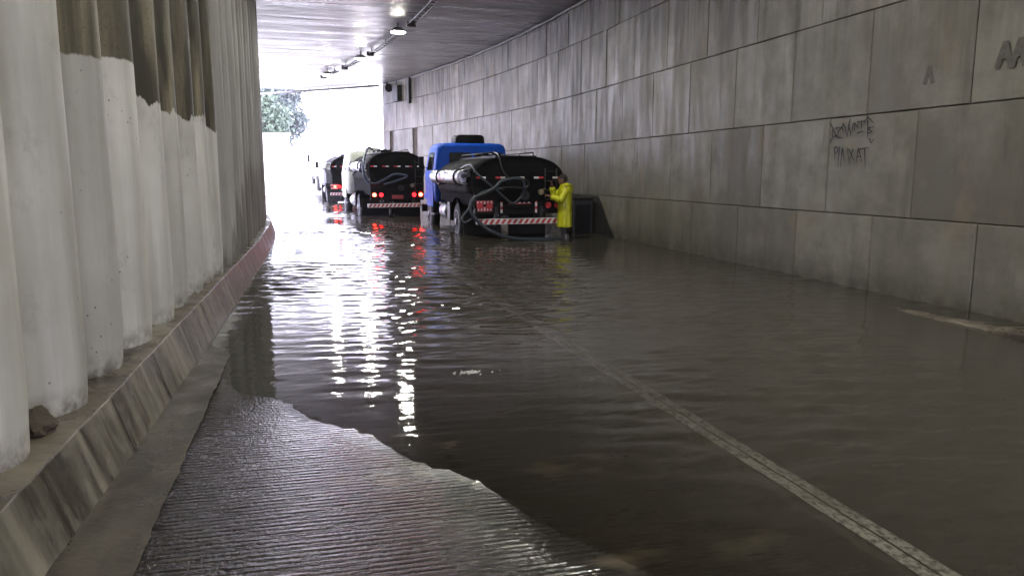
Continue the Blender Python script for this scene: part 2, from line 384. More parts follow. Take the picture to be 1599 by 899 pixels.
# thin dark joints between kerb castings
jm = MB()
for s in frange(2.2, 24, 1.0):
    q = [P(s, kx(s) + .008), P(s + .014, kx(s) + .008), P(s + .014, kx(s) - .098), P(s, kx(s) - .098)]
    jm.add([(q[0].x + .004, q[0].y, .0), (q[1].x + .004, q[1].y, .0), (q[2].x + .006, q[2].y, .33), (q[3].x + .006, q[3].y, .33)], [(0, 1, 2, 3)])
tag(jm.build('kerb_joints', 'stone_rubble'), kind='structure')
grid_sheet('gutter', 'gutter_concrete', lambda lat, s: (lambda p: (p.x, p.y, ground_z(p.x, p.y) + .010))(P(s, lat if lat < -.7 else lat + .004 * sin(s * 7) + .004 * sin(s * 27))), [-1.1, -.99, -.9, -.82, -.75, -.68], frange(-17, 14, .1) + frange(14.3, 37, .3))
def line(l0, l1, nm):
    return grid_sheet(nm, 'dirty_paint', lambda lat, s: (lambda p: (p.x, p.y, ground_z(p.x, p.y) + .005))(P(s, lat + .002 * sin(s * 11))), [l0, (l0 + l1) / 2, l1], frange(-17, 14, .05) + frange(14.5, 48, .5))
line(2.20, 2.272, 'road_marking'); line(2.286, 2.356, 'road_marking')
# raised strip at the foot of the panel wall
def ledge_pt(k, s):
    e = 6.24 + .006 * sin(s * 2.7) + .006 * sin(s * 7.9) + .009 * sin(s * 19) * sin(s * 5)
    top = .055 - max(0, s - 5.0) * .033 + .003 * sin(s * 4.1) + .004 * sin(s * 13)
    prof = [(e - .02, -.4), (e, top - .02), (e + .025, top), (e + .13, top + .006), (e + .15, top - .02), (7.05, top - .045)]
    if 5.48 < s % 8 < 5.53: prof = [(a + .03, c_ - .05) for a, c_ in prof]
    p = P(s, prof[k][0]); return (p.x, p.y, prof[k][1])
m = MB(); ss = frange(-17, 37, .06); n = len(ss)
m.add([ledge_pt(k, s) for s in ss for k in range(6)], [(i * 6 + k + 1, (i + 1) * 6 + k + 1, (i + 1) * 6 + k, i * 6 + k) for i in range(n - 1) for k in range(5)])
tag(m.build('sidewalk', 'ledge_concrete'), kind='structure')

# water with real wind-and-pump ripples
rw = random.Random(3)
WV = []
for i in range(34):
    lam = .07 * (2.1 ** (rw.random() * 2.6)); th = rw.gauss(0, .32); k = 2 * pi / lam
    WV.append((k * sin(th), k * cos(th), rw.random() * 6.28, lam * (.0052 if lam < .2 else .0038) * rw.uniform(.5, 1.2) * (1.9 if lam > .17 else .95)))
def wave_z(x, y):
    e = .55 + .45 * max(0, min(1, (y - 2.6) / 2.4))
    e *= 1.0 - .38 * max(0, min(1, (x - 2.6) / 3.2))
    e *= .62 + .5 * sin(x * .8 + y * .43 + 1.2) * sin(y * .31 - x * .5) + .25 * sin(x * 1.7 - y * .9)
    d = -ground_z(x, y) if y < 30 else .2
    e *= max(0, min(1, (d - .001) / .05)) ** .8 if d > .001 else 0
    z = 0
    for kx_, ky, ph, a in WV: z += a * sin(kx_ * x + ky * y + ph)
    r = math.hypot(x - 1.15, (y - 5.35)); z += .003 * math.exp(-r * 1.6) * sin(r * 46) * (1 if y < 9 else 0)
    return z * e * 1.2
wl = frange(-1.05, 7.05, .045); wsn = frange(1.2, 11, .02) + frange(11.025, 20, .033)[0:]
nu = len(wl); V = []; D = []
for s in wsn:
    for lat in wl:
        p = P(s, lat); V.append((p.x, p.y, wave_z(p.x, p.y))); D.append(max(0, -ground_z(p.x, p.y)))
F = [(j * nu + i, j * nu + i + 1, (j + 1) * nu + i + 1, (j + 1) * nu + i) for j in range(len(wsn) - 1) for i in range(nu - 1)]
far_l = frange(-1.05, 7.05, .15); far_s = frange(20, 46, .06); o0 = len(V); nf_ = len(far_l)
for s in far_s:
    for lat in far_l:
        p = P(s, lat); V.append((p.x, p.y, wave_z(p.x, p.y) * .8)); D.append(.2)
F += [(o0 + j * nf_ + i, o0 + j * nf_ + i + 1, o0 + (j + 1) * nf_ + i + 1, o0 + (j + 1) * nf_ + i) for j in range(len(far_s) - 1) for i in range(nf_ - 1)]
m = MB(); m.add(V, F, None, True); o = m.build('water', 'flood_water'); tag(o, kind='structure')
at = o.data.attributes.new('depth', 'FLOAT', 'POINT'); at.data.foreach_set('value', D)

# ------------------------------------------------------------------ panel wall on the right
rp = random.Random(11)
rows = [(-.35, .96, 6.38), (.96, 2.24, 7.31), (2.24, 3.53, 6.62), (3.53, 4.84, 7.60), (4.84, 5.80, 6.9)]
END_S = 37.05; PW = 1.547; GAP = .007
pv = []; pf = []; ptint = []; puv = []
def panel(s0, s1, z0, z1, t):
    nx = 7; bow = rp.uniform(-.012, .010); y0 = rp.uniform(-.007, .007); y1 = rp.uniform(-.007, .007); lean = rp.uniform(-.004, .004)
    o = len(pv); nzs = [z0, z0 + .01] + [z0 + (z1 - z0) * q for q in (.33, .67)] + [z1 - .01, z1]
    us = [0, .012 / max(.2, (s1 - s0))] + [i / nx for i in range(1, nx)] + [1 - .012 / max(.2, (s1 - s0)), 1]
    for iz, z in enumerate(nzs):
        for iu, u in enumerate(us):
            e = .012 if iu in (0, len(us) - 1) or iz in (0, len(nzs) - 1) else 0
            d = bow * 4 * u * (1 - u) + y0 * (1 - u) + y1 * u + lean * (z - z0)
            p = P(s0 + (s1 - s0) * u, WALLX + d + e, z); pv.append(tuple(p)); puv.append((s0 + (s1 - s0) * u, z)); ptint.append(t)
    nn = len(us)
    for i in range(len(nzs) - 1):
        for j in range(nn - 1): pf.append((o + i * nn + j + 1, o + i * nn + j, o + (i + 1) * nn + j, o + (i + 1) * nn + j + 1))
    bo = len(pv)                                                    # returns of the panel back to the wall
    ring = [0, nn - 1, len(nzs) * nn - 1, (len(nzs) - 1) * nn]
    for q, (ss_, z) in zip(ring, ((s0, z0), (s1, z0), (s1, z1), (s0, z1))):
        pv.append(tuple(P(ss_, WALLX + .09, z))); puv.append((ss_, z)); ptint.append(t * .5)
    for a in range(4): pf.append((o + ring[a], o + ring[(a + 1) % 4], bo + (a + 1) % 4, bo + a))
holes = [(33.1, 33.65), (35.85, 36.3)]
for ri, (z0, z1, st_) in enumerate(rows):
    s = st_ - PW * 15
    while s < END_S:
        a, c_ = s + GAP / 2, min(s + PW - GAP / 2, END_S); s += PW
        segs = [(a, c_)]
        if ri < 3:
            for h0, h1 in holes:
                segs = [q for (p0, p1) in segs for q in ((p0, min(p1, h0)), (max(p0, h1), p1)) if q[1] - q[0] > .05]
        t = rp.uniform(0, 1)
        for p0, p1 in segs: panel(p0, p1, z0 + GAP / 2, z1 - GAP / 2, t)
m = MB(); m.add(pv, pf, None, True)
wall = m.build('retaining_wall', 'wall_concrete')
ul = wall.data.uv_layers.new(name='UVMap'); vals = []
for l in wall.data.loops: vals += list(puv[l.vertex_index])
ul.data.foreach_set('uv', vals)
at = wall.data.attributes.new('tint', 'FLOAT', 'POINT'); at.data.foreach_set('value', ptint)
bm = bmesh.new(); bm.from_mesh(wall.data)
for e in bm.edges:
    if len(e.link_faces) == 2 and e.calc_face_angle(0) > .5: e.smooth = False
bm.to_mesh(wall.data); bm.free()
tag(wall, 'tall stained wall of large grey concrete panels right of the flooded road', 'wall')
m = MB(); ss = frange(-17, END_S, .5)
m.loft([[tuple(P(s, lat, z)) for lat, z in ((WALLX + .07, -.6), (WALLX + .07, 6.1), (WALLX + .6, 6.1), (WALLX + .6, -.6))] for s in ss], None, False)
bk = m.build('backing', 'stone_rubble', wall)
# graffiti scratched in black marker
STROKES = [[(8.829,2.179),(8.775,2.102),(8.782,2.041),(8.768,1.978),(8.805,1.93),(8.791,1.886)],[(8.775,2.102),(8.731,2.038),(8.661,1.979)],[(8.754,1.99),(8.699,1.999),(8.661,1.979),(8.559,1.963)],[(8.737,2.1),(8.592,2.11)],[(8.592,2.11),(8.659,2.059),(8.67,1.986)],[(8.578,2.158),(8.581,2.091),(8.539,2.028)],[(8.578,2.158),(8.528,2.1),(8.484,1.977),(8.458,2.108),(8.441,2.203)],[(8.458,2.108),(8.402,1.991),(8.386,2.092),(8.373,2.162)],[(8.441,2.203),(8.476,2.109)],[(8.357,2.15),(8.342,2.03)],[(8.354,2.149),(8.283,2.086),(8.276,2.156)],[(8.306,2.152),(8.174,2.17)],[(8.222,2.159),(8.223,2.036)],[(8.293,2.018),(8.173,2.035)],[(8.132,2.235),(8.111,2.122),(8.1,1.936)],[(8.187,2.139),(8.12,2.21),(7.997,2.121)],[(8.105,2.064),(7.993,2.083)],[(8.104,2.058),(8.019,2.019)],[(8.094,2.006),(8.019,2.016)],[(8.06,1.94),(8.032,1.878),(7.973,1.931)],
[(8.707,1.846),(8.683,1.678)],[(8.707,1.846),(8.652,1.85),(8.642,1.788),(8.691,1.759)],[(8.608,1.855),(8.612,1.578)],[(8.546,1.834),(8.563,1.584)],[(8.546,1.834),(8.492,1.65),(8.457,1.831),(8.387,1.612)],[(8.429,1.818),(8.299,1.653)],[(8.341,1.816),(8.402,1.637)],[(8.243,1.825),(8.267,1.629)],[(8.243,1.825),(8.163,1.651)],[(8.262,1.712),(8.186,1.717)],[(8.22,1.806),(8.064,1.827)],[(8.129,1.815),(8.094,1.58)]]
m = MB()
for si, st in enumerate(STROKES):
    pts = [Vector((WALLX - .014 - .0004 * si, y, z)) for y, z in st]
    rr = [.0105] * len(pts); rr[-1] = .004
    L = []; Rr = []
    for i, p in enumerate(pts):
        t = (pts[min(i + 1, len(pts) - 1)] - pts[max(i - 1, 0)]).normalized(); nrm = Vector((0, -t.z, t.y))
        L.append(p + nrm * rr[i]); Rr.append(p - nrm * rr[i])
    nn = len(pts); m.add(L + Rr, [(i, i + 1, nn + i + 1, nn + i) for i in range(nn - 1)])
gf = m.build('graffiti', 'graffiti_paint', wall)
# faint older letters high up on the nearer panels
simple('faded_paint', (.10, .09, .078), .6, 0, .3, 20)
m = MB()
for (yc, zc, w_, h_) in ((7.19, 2.61, .12, .2), (6.24, 2.7, .16, .26), (6.07, 2.7, .15, .28)):
    for (a, c_) in (((-.5, -.5), (0, .5)), ((0, .5), (.5, -.5)), ((-.26, -.05), (.26, -.05))):
        p, q = Vector((WALLX - .013 - .0005 * len(m.v) / 8, yc - a[0] * w_, zc + a[1] * h_)), Vector((WALLX - .013 - .0005 * len(m.v) / 8, yc - c_[0] * w_, zc + c_[1] * h_))
        t = (q - p).normalized(); nrm = Vector((0, -t.z, t.y)) * .03
        m.add([p + nrm, p - nrm, q - nrm, q + nrm], [(0, 1, 2, 3)])
m.build('faded_letters', 'faded_paint', wall)
# dark slant-edged patch low on the wall behind the man
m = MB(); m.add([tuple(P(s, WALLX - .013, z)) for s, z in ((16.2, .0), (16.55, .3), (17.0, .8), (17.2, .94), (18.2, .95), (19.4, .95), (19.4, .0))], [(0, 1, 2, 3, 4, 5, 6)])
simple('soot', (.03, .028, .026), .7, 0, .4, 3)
m.build('dark_patch', 'soot', wall)

# ------------------------------------------------------------------ ceiling slab, backing wall behind the piles
er = P(END_S, WALLX + .6); el = Vector((-4.2, 45.0, 0))
m = MB(); outl = []
V = []; ss = frange(-17, END_S + 6, .5)
def clip(p):                                                        # the far edge of the roof runs askew to the road
    d = (el - er); nrm = Vector((-d.y, d.x, 0)).normalized(); k = (Vector((p.x, p.y, 0)) - er).dot(nrm)
    return p - nrm * k if k * (1 if (Vector((0, 0, 0)) - er).dot(nrm) < 0 else -1) > 0 else p
rings = []
for s in ss:
    a = clip(P(s, -2.6, 0)); c_ = clip(P(s, WALLX + .6, 0))
    rings.append([(a.x, a.y, CEIL), (c_.x, c_.y, CEIL), (c_.x, c_.y, CEIL + 1.1), (a.x, a.y, CEIL + 1.1)])
m.loft(rings, None, False); tag(m.build('ceiling', 'ceiling_concrete'), kind='structure')
m = MB(); m.loft([[tuple(P(s, lat, z)) for lat, z in ((-2.2, -.6), (-2.6, -.6), (-2.6, 5.95), (-2.2, 5.95))] for s in frange(-17, 26.5, .5)], None, False)
tag(m.build('retaining_wall', 'stone_rubble'), 'dark rough wall glimpsed in gaps behind the row of round piles', 'wall')

# ------------------------------------------------------------------ concrete piles on the left
def pile_mesh():
    bm_ = MB(); rings = []; N = 48
    for z in [-.02, .0, .25, .6, 1.2, 1.8, 2.4, 3.0, 3.8, 4.6, 5.5]:
        ring = []
        for j in range(N):
            a = 2 * pi * j / N; k = round(a / (pi / 4)) * (pi / 4)
            fac = .335 / max(.88, cos(a - k)); r = .12 * fac + .88 * .348
            r += .004 * sin(3 * a + z * 1.7) + .003 * sin(7 * a - z * 3.1)
            if z < .05: r -= .012
            ring.append((r * cos(a), r * sin(a), z))
        rings.append(ring)
    bm_.loft(rings, None, True, True); return bm_
pile0 = None
PILE_LABELS = {
    0: 'white painted round concrete pile nearest to the camera, beside the black gap and broken stone',
    1: 'white painted round pile with small dark pock marks, second from near end',
    2: 'wide pile with crisp white paint below a straight paint line and beige bare concrete above',
    3: 'fourth pile from the near end, crisp paint line and half of its top damp',
    4: 'pile with damp dark top and wavy paint edge, fifth from near end',
    5: 'pile with stepped ragged paint edge and brown top, sixth from the near end',
    6: 'pile with brown streaked top above ragged paint, seventh from the near end',
    7: 'pile with bare brown top and spiky paint edge, eighth from the near end',
    8: 'last pile with a bare brown top, where the fully grey piles begin'}
PAINT = {2: 1.81, 3: 1.90, 4: 1.70, 5: 1.69, 6: 1.69, 7: 1.75, 8: 1.67}
for k in range(-2, 26):
    s = 3.35 + .745 * k; lat = -1.50 + max(0, min((s - 3.35) * .026, .2))
    if pile0 is None: ob = pile_mesh().build('concrete_pile', 'pile_concrete'); pile0 = ob
    else: ob = pile0.copy(); COL.objects.link(ob)
    p = P(s, lat + rp.uniform(-.014, .014), .338 - .01); ob.location = p; ob.rotation_euler = (0, 0, rp.uniform(0, 6.28))
    ob['paint_top'] = float(PAINT.get(k, 9.)); ob['tone'] = rp.uniform(.1, 1.); ob['raw_damp'] = .15 if k == 2 else .5 if k == 3 else .9; ob['ragged'] = .014 if k in (2, 3) else .055
    ob['soot_top'] = -1. if k < 9 else float(min(1.35, .35 + (k - 9) * .22)); ob['greyed'] = 0. if k < 9 else min(.75, .35 + .05 * (k - 8))
    if 9 <= k <= 13: PILE_LABELS[k] = 'grey sooty pile, %s from the near end of the left row' % ['', 'tenth', 'eleventh', 'twelfth', 'thirteenth', 'fourteenth'][k - 8]
    if k in PILE_LABELS: tag(ob, PILE_LABELS[k], 'pile', 'round concrete piles standing in a row on the left kerb')
    elif k < 0: tag(ob, 'white painted round pile at the left border of the photograph, nearer than all others', 'pile', 'round concrete piles standing in a row on the left kerb')
    else: tag(ob, 'slim grey sooty concrete pile in the dim far stretch of the left row', 'pile', 'grey concrete piles in the dim far stretch of the left row')
# broken stone in the gap
bm = bmesh.new(); bmesh.ops.create_icosphere(bm, subdivisions=3, radius=1)
for v in bm.verts:
    c_ = v.co; n_ = 1 + .18 * sin(c_.x * 5 + 1) * sin(c_.y * 4) + .1 * sin(c_.z * 9 + c_.x * 6); v.co = Vector((c_.x * .08 * n_, c_.y * .13 * n_, c_.z * .055 * n_))
me = bpy.data.meshes.new('broken_stone'); bm.to_mesh(me); bm.free(); me.materials.append(MATS['stone_rubble'])
ob = bpy.data.objects.new('broken_stone', me); COL.objects.link(ob); ob.location = (-1.24, 3.70, .375); ob.rotation_euler = (.1, .2, .3)
tag(ob, 'rough brown broken stone wedged between the two nearest white piles on the kerb', 'stone')

# ------------------------------------------------------------------ ceiling lamps, cable tray, pipes, boxes
def ceiling_lamp():
    r = empty('ceiling_lamp')
    m = MB(); m.tube([(0, 0, 0), (0, 0, -.04), (0, 0, -.1), (0, 0, -.13)], [.10, .16, .215, .22], None, 28); m.build('housing', 'lamp_body', r)
    m = MB(); m.cyl((0, 0, -.131), (0, 0, -.142), .2, None, 28); m.build('diffuser', 'lamp_glow', r)
    m = MB(); m.cyl((0, 0, .12), (0, 0, 0), .02, None, 8); m.build('stem', 'tray_metal', r); return r
lampL = {-8.8: None, -3.6: None, 1.6: None, 6.9: None, 14.2: None, 22.6: 'bright round roof lamp, the nearest lamp in view along the cable tray',
         28.1: 'round lit lamp on the roof, second along the cable tray, washed out by daylight', 33.2: 'far round lit lamp near the tunnel mouth, third along the cable tray'}
L0 = None
for s, lb in lampL.items():
    r = ceiling_lamp() if L0 is None else copy_tree(L0)
    L0 = L0 or r
    r.location = P(s, 3.0 + (.1 if s < 10 else 0), CEIL - .12)
    tag(r, lb or 'round lit roof lamp overhead, nearer than the top edge of the photograph', 'lamp', 'round lamps along the tunnel roof')
def tray(s0, s1, lab):
    r = empty('cable_tray', P(s0, 3.15, CEIL - .1)); o0 = Vector(r.location)
    m = MB()
    for dl in (0, .16):
        m.tube([P(s, 3.15 + dl, CEIL - .14) - o0 for s in frange(s0, s1, .4)], .022, None, 6)
    for s in frange(s0 + .1, s1 - .1, .35):
        m.cyl(P(s, 3.15, CEIL - .14) - o0, P(s, 3.31, CEIL - .14) - o0, .014, None, 5)
    m.build('ladder_frame', 'tray_metal', r)
    for s in frange(s0 + .3, s1 - .2, 1.8): m = MB(); m.cyl(P(s, 3.23, CEIL - .14) - o0, P(s, 3.23, CEIL + .01) - o0, .015, None, 5); m.build('hanger', 'tray_metal', r)
    m = MB(); c_ = P(s1, 3.23, CEIL - .16) - o0; m.box(c_.x - .13, c_.x + .13, c_.y - .1, c_.y + .1, c_.z - .06, c_.z + .09, bev=.02); m.build('junction_box', 'tray_metal', r)
    m = MB(); m.tube([P(s, 3.20, CEIL - .115) - o0 for s in frange(s0, s1, .3)], .02, None, 6); m.build('cable', 'hose_black', r)
    tag(r, lab, 'cable tray', 'cable trays between the roof lamps'); return r
tray(14.8, 21.9, 'dark cable tray on the roof leading up to the bright round lamp')
tray(23.1, 27.6, 'dark ladder cable tray between the first and second round roof lamps')
tray(28.6, 31.4, 'short cable tray ending in a dark box just past the second roof lamp')
tray(32.6, 34.6, 'farthest and shortest cable tray stub near the tunnel mouth')
m = MB(); m.tube([P(s, WALLX - .07, CEIL - .06 + .01 * sin(s * 3)) for s in frange(-6, 36.6, .4)], .035, None, 8)
tag(m.build('conduit', 'pipe_grey'), 'long thin grey conduit in the corner between panel wall and roof', 'pipe')
rb = random.Random(5)
# beam pipe across the mouth
a = P(36.9, 6.7, CEIL - .1); c_ = Vector((-3.9, 44.6, CEIL - .12))
r = empty('service_pipe', a)
m = MB(); d = c_ - a; m.cyl((0, 0, 0), d, .055, None, 10); m.build('pipe', 'pipe_grey', r)
for t in frange(.06, .94, .125):
    m = MB(); q = d * t; m.cyl(q, q + Vector((0, 0, .12)), .02, None, 6); m.build('bracket', 'tray_metal', r)
m = MB(); m.tube([d * t + Vector((0, -.05, -.10 - .12 * abs(sin(t * 9)))) for t in frange(0, .45, .02)], .014, None, 6); m.build('loose_cable', 'hose_black', r)
tag(r, 'horizontal pipe with sagging cable under the roof edge across the tunnel mouth', 'pipe')
p = P(36.0, WALLX - .2, CEIL - .3); r = empty('loudspeaker', p, heading(36))
m = MB(); m.tube([(0, -.2, 0), (0, 0, 0), (0, .12, 0)], [.2, .1, .09], None, 16); m.build('horn', 'dark_steel', r)
m = MB(); m.box(-.03, .03, -.02, .02, 0, .3); m.build('bracket', 'dark_steel', r)
tag(r, 'small dark horn at the top corner where the panel wall ends', 'loudspeaker')
p = P(35.0, WALLX - .16, CEIL - .78); r = empty('electrical_box', p, heading(35))
m = MB(); m.box(-.1, .1, -.32, .32, -.22, .5, bev=.02); m.build('cabinet', 'dark_steel', r)
m = MB(); m.cyl((0, 0, .5), (0, 0, .72), .025, None, 8); m.build('conduit', 'dark_steel', r)
tag(r, 'square dark electrical box high on the panel wall close to the tunnel mouth', 'box')
p = P(33.7, WALLX - .1, CEIL - .75); r = empty('vertical_duct', p, heading(33.7))
m = MB(); m.box(-.06, .06, -.09, .09, -.4, .7); m.build('duct', 'dark_steel', r)
m = MB(); m.cyl((-.02, .25, -.42), (-.02, -.25, -.42), .025, None, 8); m.build('elbow', 'dark_steel', r)
tag(r, 'narrow dark upright duct high on the panel wall beside the square box', 'duct')
# pump cabinet behind the man, against the wall
r = empty('pump_cabinet', (6.56, 17.6, -.22), 0)
m = MB(); m.box(-.26, .26, -.3, .5, 0.05, 1.07, bev=.02); m.build('cabinet', 'dark_steel', r)
m = MB(); m.box(-.28, .28, -.32, .52, 1.07, 1.11, bev=.01); m.build('lid', 'black_paint', r)
m = MB(); m.box(-.2, .2, -.306, -.3, .2, .95); m.build('door', 'black_paint', r)
m = MB(); m.box(-.22, .22, -.26, .46, 0, .05); m.build('plinth', 'dark_steel', r)
tag(r, 'dark metal cabinet against the wall right behind the man in yellow', 'cabinet')

# ------------------------------------------------------------------ tank trucks
def superellipse(hw, hh, cz, y, n=48, e=2.5):
    out = []
    for j in range(n):
        a = 2 * pi * j / n; c1, s1 = cos(a), sin(a)
        out.append((hw * math.copysign(abs(c1) ** (2 / e), c1), y, cz + hh * math.copysign(abs(s1) ** (2 / e), s1)))
    return out
def wheel(root, x, y, dual):
    # wheel axis along X; x = outer face
    sgn = 1 if x > 0 else -1; wd = .56 if dual else .27
    w_ = MB(); prof = [(.0, .30), (.02, .42), (.05, .485), (.09, .5), (wd - .09 if not dual else .2, .5), (.24, .47), (.28, .46), (.32, .47)] if dual else [(0, .30), (.02, .42), (.05, .485), (.09, .5), (.2, .5), (.25, .47), (.27, .3)]
    if dual: prof += [(.36, .5), (.5, .5), (.54, .46), (.56, .3)]
    rings = [[(x - sgn * d_, y + r_ * cos(2 * pi * j / 32), .5 + r_ * sin(2 * pi * j / 32)) for j in range(32)] for d_, r_ in prof]
    t = w_.loft(rings, None, True, True).build('wheel', 'tyre_rubber', root)
    h = MB(); hp = [(.005, .305), (.0, .29), (.06, .27), (.09, .2), (.04 if not dual else .12, .12), (-.02, .09), (-.02, .001)]
    h.loft([[(x - sgn * (d_ - .004), y + r_ * cos(2 * pi * j / 24), .5 + r_ * sin(2 * pi * j / 24)) for j in range(24)] for d_, r_ in hp], None, True, False).build('rim', 'rim_steel', t)
    return t
def tank_truck(hw, cab_mat, tank_mat, tz_, lit, roof_unit, stripes=True, capm='tank_cap_black', reel=False):
    r = empty('tank_truck')
    # chassis
    m = MB()
    for x in (-.42, .42): m.box(x - .05, x + .05, .1, 7.0, .72, .92)
    for y in (.3, 1.2, 2.6, 3.8, 5.2, 6.8): m.box(-.37, .37, y - .05, y + .05, .74, .9)
    m.cyl((-.9, 1.95, .5), (.9, 1.95, .5), .08, None, 12); m.cyl((-.9, 6.0, .5), (.9, 6.0, .5), .06, None, 12); m.cyl((0, 1.95, .5), (0, 5.5, .7), .05, None, 10)
    bm_ = bmesh.new(); bm_.free()
    m.build('chassis', 'black_paint', r)
    for x in (-1.08, 1.08): wheel(r, x, 1.95, True)
    for x in (-1.05, 1.05): wheel(r, x, 6.0, False)
    # tank
    hh = .60; cz = tz_
    rings = [superellipse(hw, hh, cz, y) for y in (.12, .9, 1.8, 2.7, 3.6, 4.3)] + [superellipse(hw * .97, hh * .95, cz, 4.38), superellipse(hw * .8, hh * .75, cz, 4.44)]
    tank = MB().loft(rings, None, True, True).build('tank', 'tank_cap_black', r)
    rings = [superellipse(hw * k, hh * k, cz, y) for k, y in ((1.012, .16), (1.018, .13), (1.012, .09), (.975, .075), (.95, .10), (.7, .055), (.35, .03), (.02, .02))]
    MB().loft(rings, None, True, True).build('end_cap', capm, tank)
    px_, pz_ = -hw - .07, cz + .12; m = MB()
    m.loft([[(px_ + q * cos(2 * pi * j / 28), y, pz_ + q * sin(2 * pi * j / 28)) for j in range(28)] for y, q in ((.75, .13), (.56, .155), (.55, .175), (.60, .18), (.62, .17), (2.3, .17), (2.32, .18), (2.36, .18), (2.38, .17), (4.1, .17), (4.12, .18), (4.18, .18))], None, True, True)
    tb = m.build('hose_tube', tank_mat, r)
    for y in (1.0, 3.2):
        m = MB(); m.tube([(px_ + .185 * cos(a), y, pz_ + .185 * sin(a)) for a in frange(0, 2 * pi, .3)], .018, None, 6); m.build('strap', 'black_paint', tb)
    for y in (1.5, 2.9):
        rings = [superellipse(hw + .012, hh + .012, cz, y - .03), superellipse(hw + .02, hh + .02, cz, y), superellipse(hw + .012, hh + .012, cz, y + .03)]
        MB().loft(rings, None, True, False).build('band', 'black_paint', tank)
    # dark top walkway, rails and manholes
    top = cz + hh
    m = MB(); m.box(-.5, .5, .3, 4.1, top - .03, top + .015); m.build('walkway', 'black_paint', tank)
    m = MB(); m.cyl((0, 2.5, top - .02), (0, 2.5, top + .10), .26, None, 24); m.cyl((0, 2.5, top + .10), (0, 2.5, top + .13), .3, None, 24); m.box(-.03, .03, 2.2, 2.8, top + .13, top + .16); m.build('manhole', 'dark_steel', tank)
    m = MB()
    for x in (-.48, .48):
        m.tube([(x, .5, top + .09), (x, 3.9, top + .09)], .016, None, 6)
        for y in (.5, 1.6, 2.8, 3.9): m.cyl((x, y, top - .03), (x, y, top + .09), .014, None, 6)
    m.build('guard_rail', 'dark_steel', tank)
    # ladder
    m = MB()
    for x in (.62, .9): m.tube([(x, .02, 1.0), (x, .02, top - .28)], .016, None, 6)
    for z in frange(1.1, top - .35, .24): m.cyl((.62, .02, z), (.9, .02, z), .012, None, 6)
    m.build('ladder', 'dark_steel', r)
    # cradle and side skirts
    m = MB(); m.box(.07 - hw, hw - .07, .13, 4.25, .95, cz - .06, bev=.03); m.build('side_box', 'matte_black', r)
    for sx in (-1, 1):
        m = MB(); m.tube([(sx * .82, 1.95 + .58 * cos(t), .5 + .58 * sin(t)) for t in frange(.05, pi - .05, .2)], .02, None, 6)
        ring = [[(sx * q, 1.95 + .6 * cos(t), .5 + .6 * sin(t)) for q in (.55, 1.1)] for t in frange(.0, pi, .2)]
        m.loft(ring, None, True, False, False); m.build('mudguard', 'black_paint', r)
        m = MB(); m.box(sx * .575 - .485, sx * .575 + .485, 1.28, 1.3, .16, .8); m.build('mudflap', 'tyre_rubber', r)  # flaps widened almost to full width to shut out light under the truck
    m = MB(); m.cyl((-.82, 3.3, .68), (-.82, 4.35, .68), .24, None, 24); f = m.build('fuel_tank', 'tank_silver', r)
    m = MB(); m.box(-1.06, -.7, 2.85, 3.2, .5, .95, bev=.02); m.build('battery_box', 'dark_steel', r)
    m = MB(); m.box(.6, 1.05, 2.8, 4.2, .5, .95, bev=.02); m.build('locker', 'dark_steel', r)
    # rear panel below the tank with lamps and plates
    m = MB(); m.box(-hw + .03, hw - .03, .085, .127, .78, cz - .1, bev=.008); m.build('rear_panel', 'black_paint', r)
    m = MB()
    bl = MB()
    nst = 15; x0, x1 = -1.04, 1.04; z0, z1 = .545, .675
    bl.box(x0, x1, -.02, .06, z0, z1, bev=.006); bump = bl.build('bumper', 'reflector_white', r)
    m = MB(); w_ = (x1 - x0) / nst
    for i in range(nst):
        a_ = x0 + i * w_ + .02; m.add([(a_, -.0225, z0 + .012), (a_ + w_ * .5, -.0225, z0 + .012), (min(x1 - .01, a_ + w_ * .5 + .07), -.0225, z1 - .012), (min(x1 - .01, a_ + .07), -.0225, z1 - .012)], [(0, 1, 2, 3)])
    m.build('stripes', 'reflector_red', bump)
    for x in (-.55, .55): m = MB(); m.box(x - .04, x + .04, .06, .12, .5, .95); m.build('bumper_bracket', 'dark_steel', r)
    # reflective tape on the tank end
    for i in range(5):
        xc = (-.92 + i * .46) * hw / 1.1; zz = cz + .11; rd_ = random.Random(i)
        m = MB(); a_, c2, d_ = xc - .12, xc, xc + .11
        if i > 2: m.box(c2, d_, -.0, .012 + (0), zz - .022, zz + .022, 'reflector_red'); m.box(a_, c2, -.0, .012, zz - .022, zz + .022, 'reflector_white')
        else: m.box(a_, c2, -.0, .012, zz - .022, zz + .022, 'reflector_red'); m.box(c2, d_, -.0, .012, zz - .022, zz + .022, 'reflector_white')
        m.build('reflective_tape', None, r)
    if stripes:
        for x in (-.42, .42):
            m = MB(); m.box(x - .025, x + .025, .075, .095, .80, 1.14, 'reflector_white'); m.box(x - .025, x + .025, .07, .075, .88, .95, 'reflector_red'); m.box(x - .025, x + .025, .07, .075, 1.04, 1.1, 'reflector_red'); m.build('marker_strip', None, r)
        for (xa, xb, za, zb) in ((-1.02, -.62, 1.0, 1.09), (-1.0, -.64, .84, .95), (-.25, .3, 1.0, 1.10)):
            m = MB(); m.box(xa, xb, .07, .095, za, zb, 'plate_red')
            for q in range(5): m.box(xa + (xb - xa) * (q + .25) / 5, xa + (xb - xa) * (q + .62) / 5, .066, .07, za + .018, zb - .018, 'reflector_white')
            m.build('reflector_plate', None, r)
    m = MB(); m.box(-.2, .2, .05, .09, .83, .96, bev=.005); m.build('number_plate', 'plate_red' if not stripes else 'brass', r) if not stripes else None
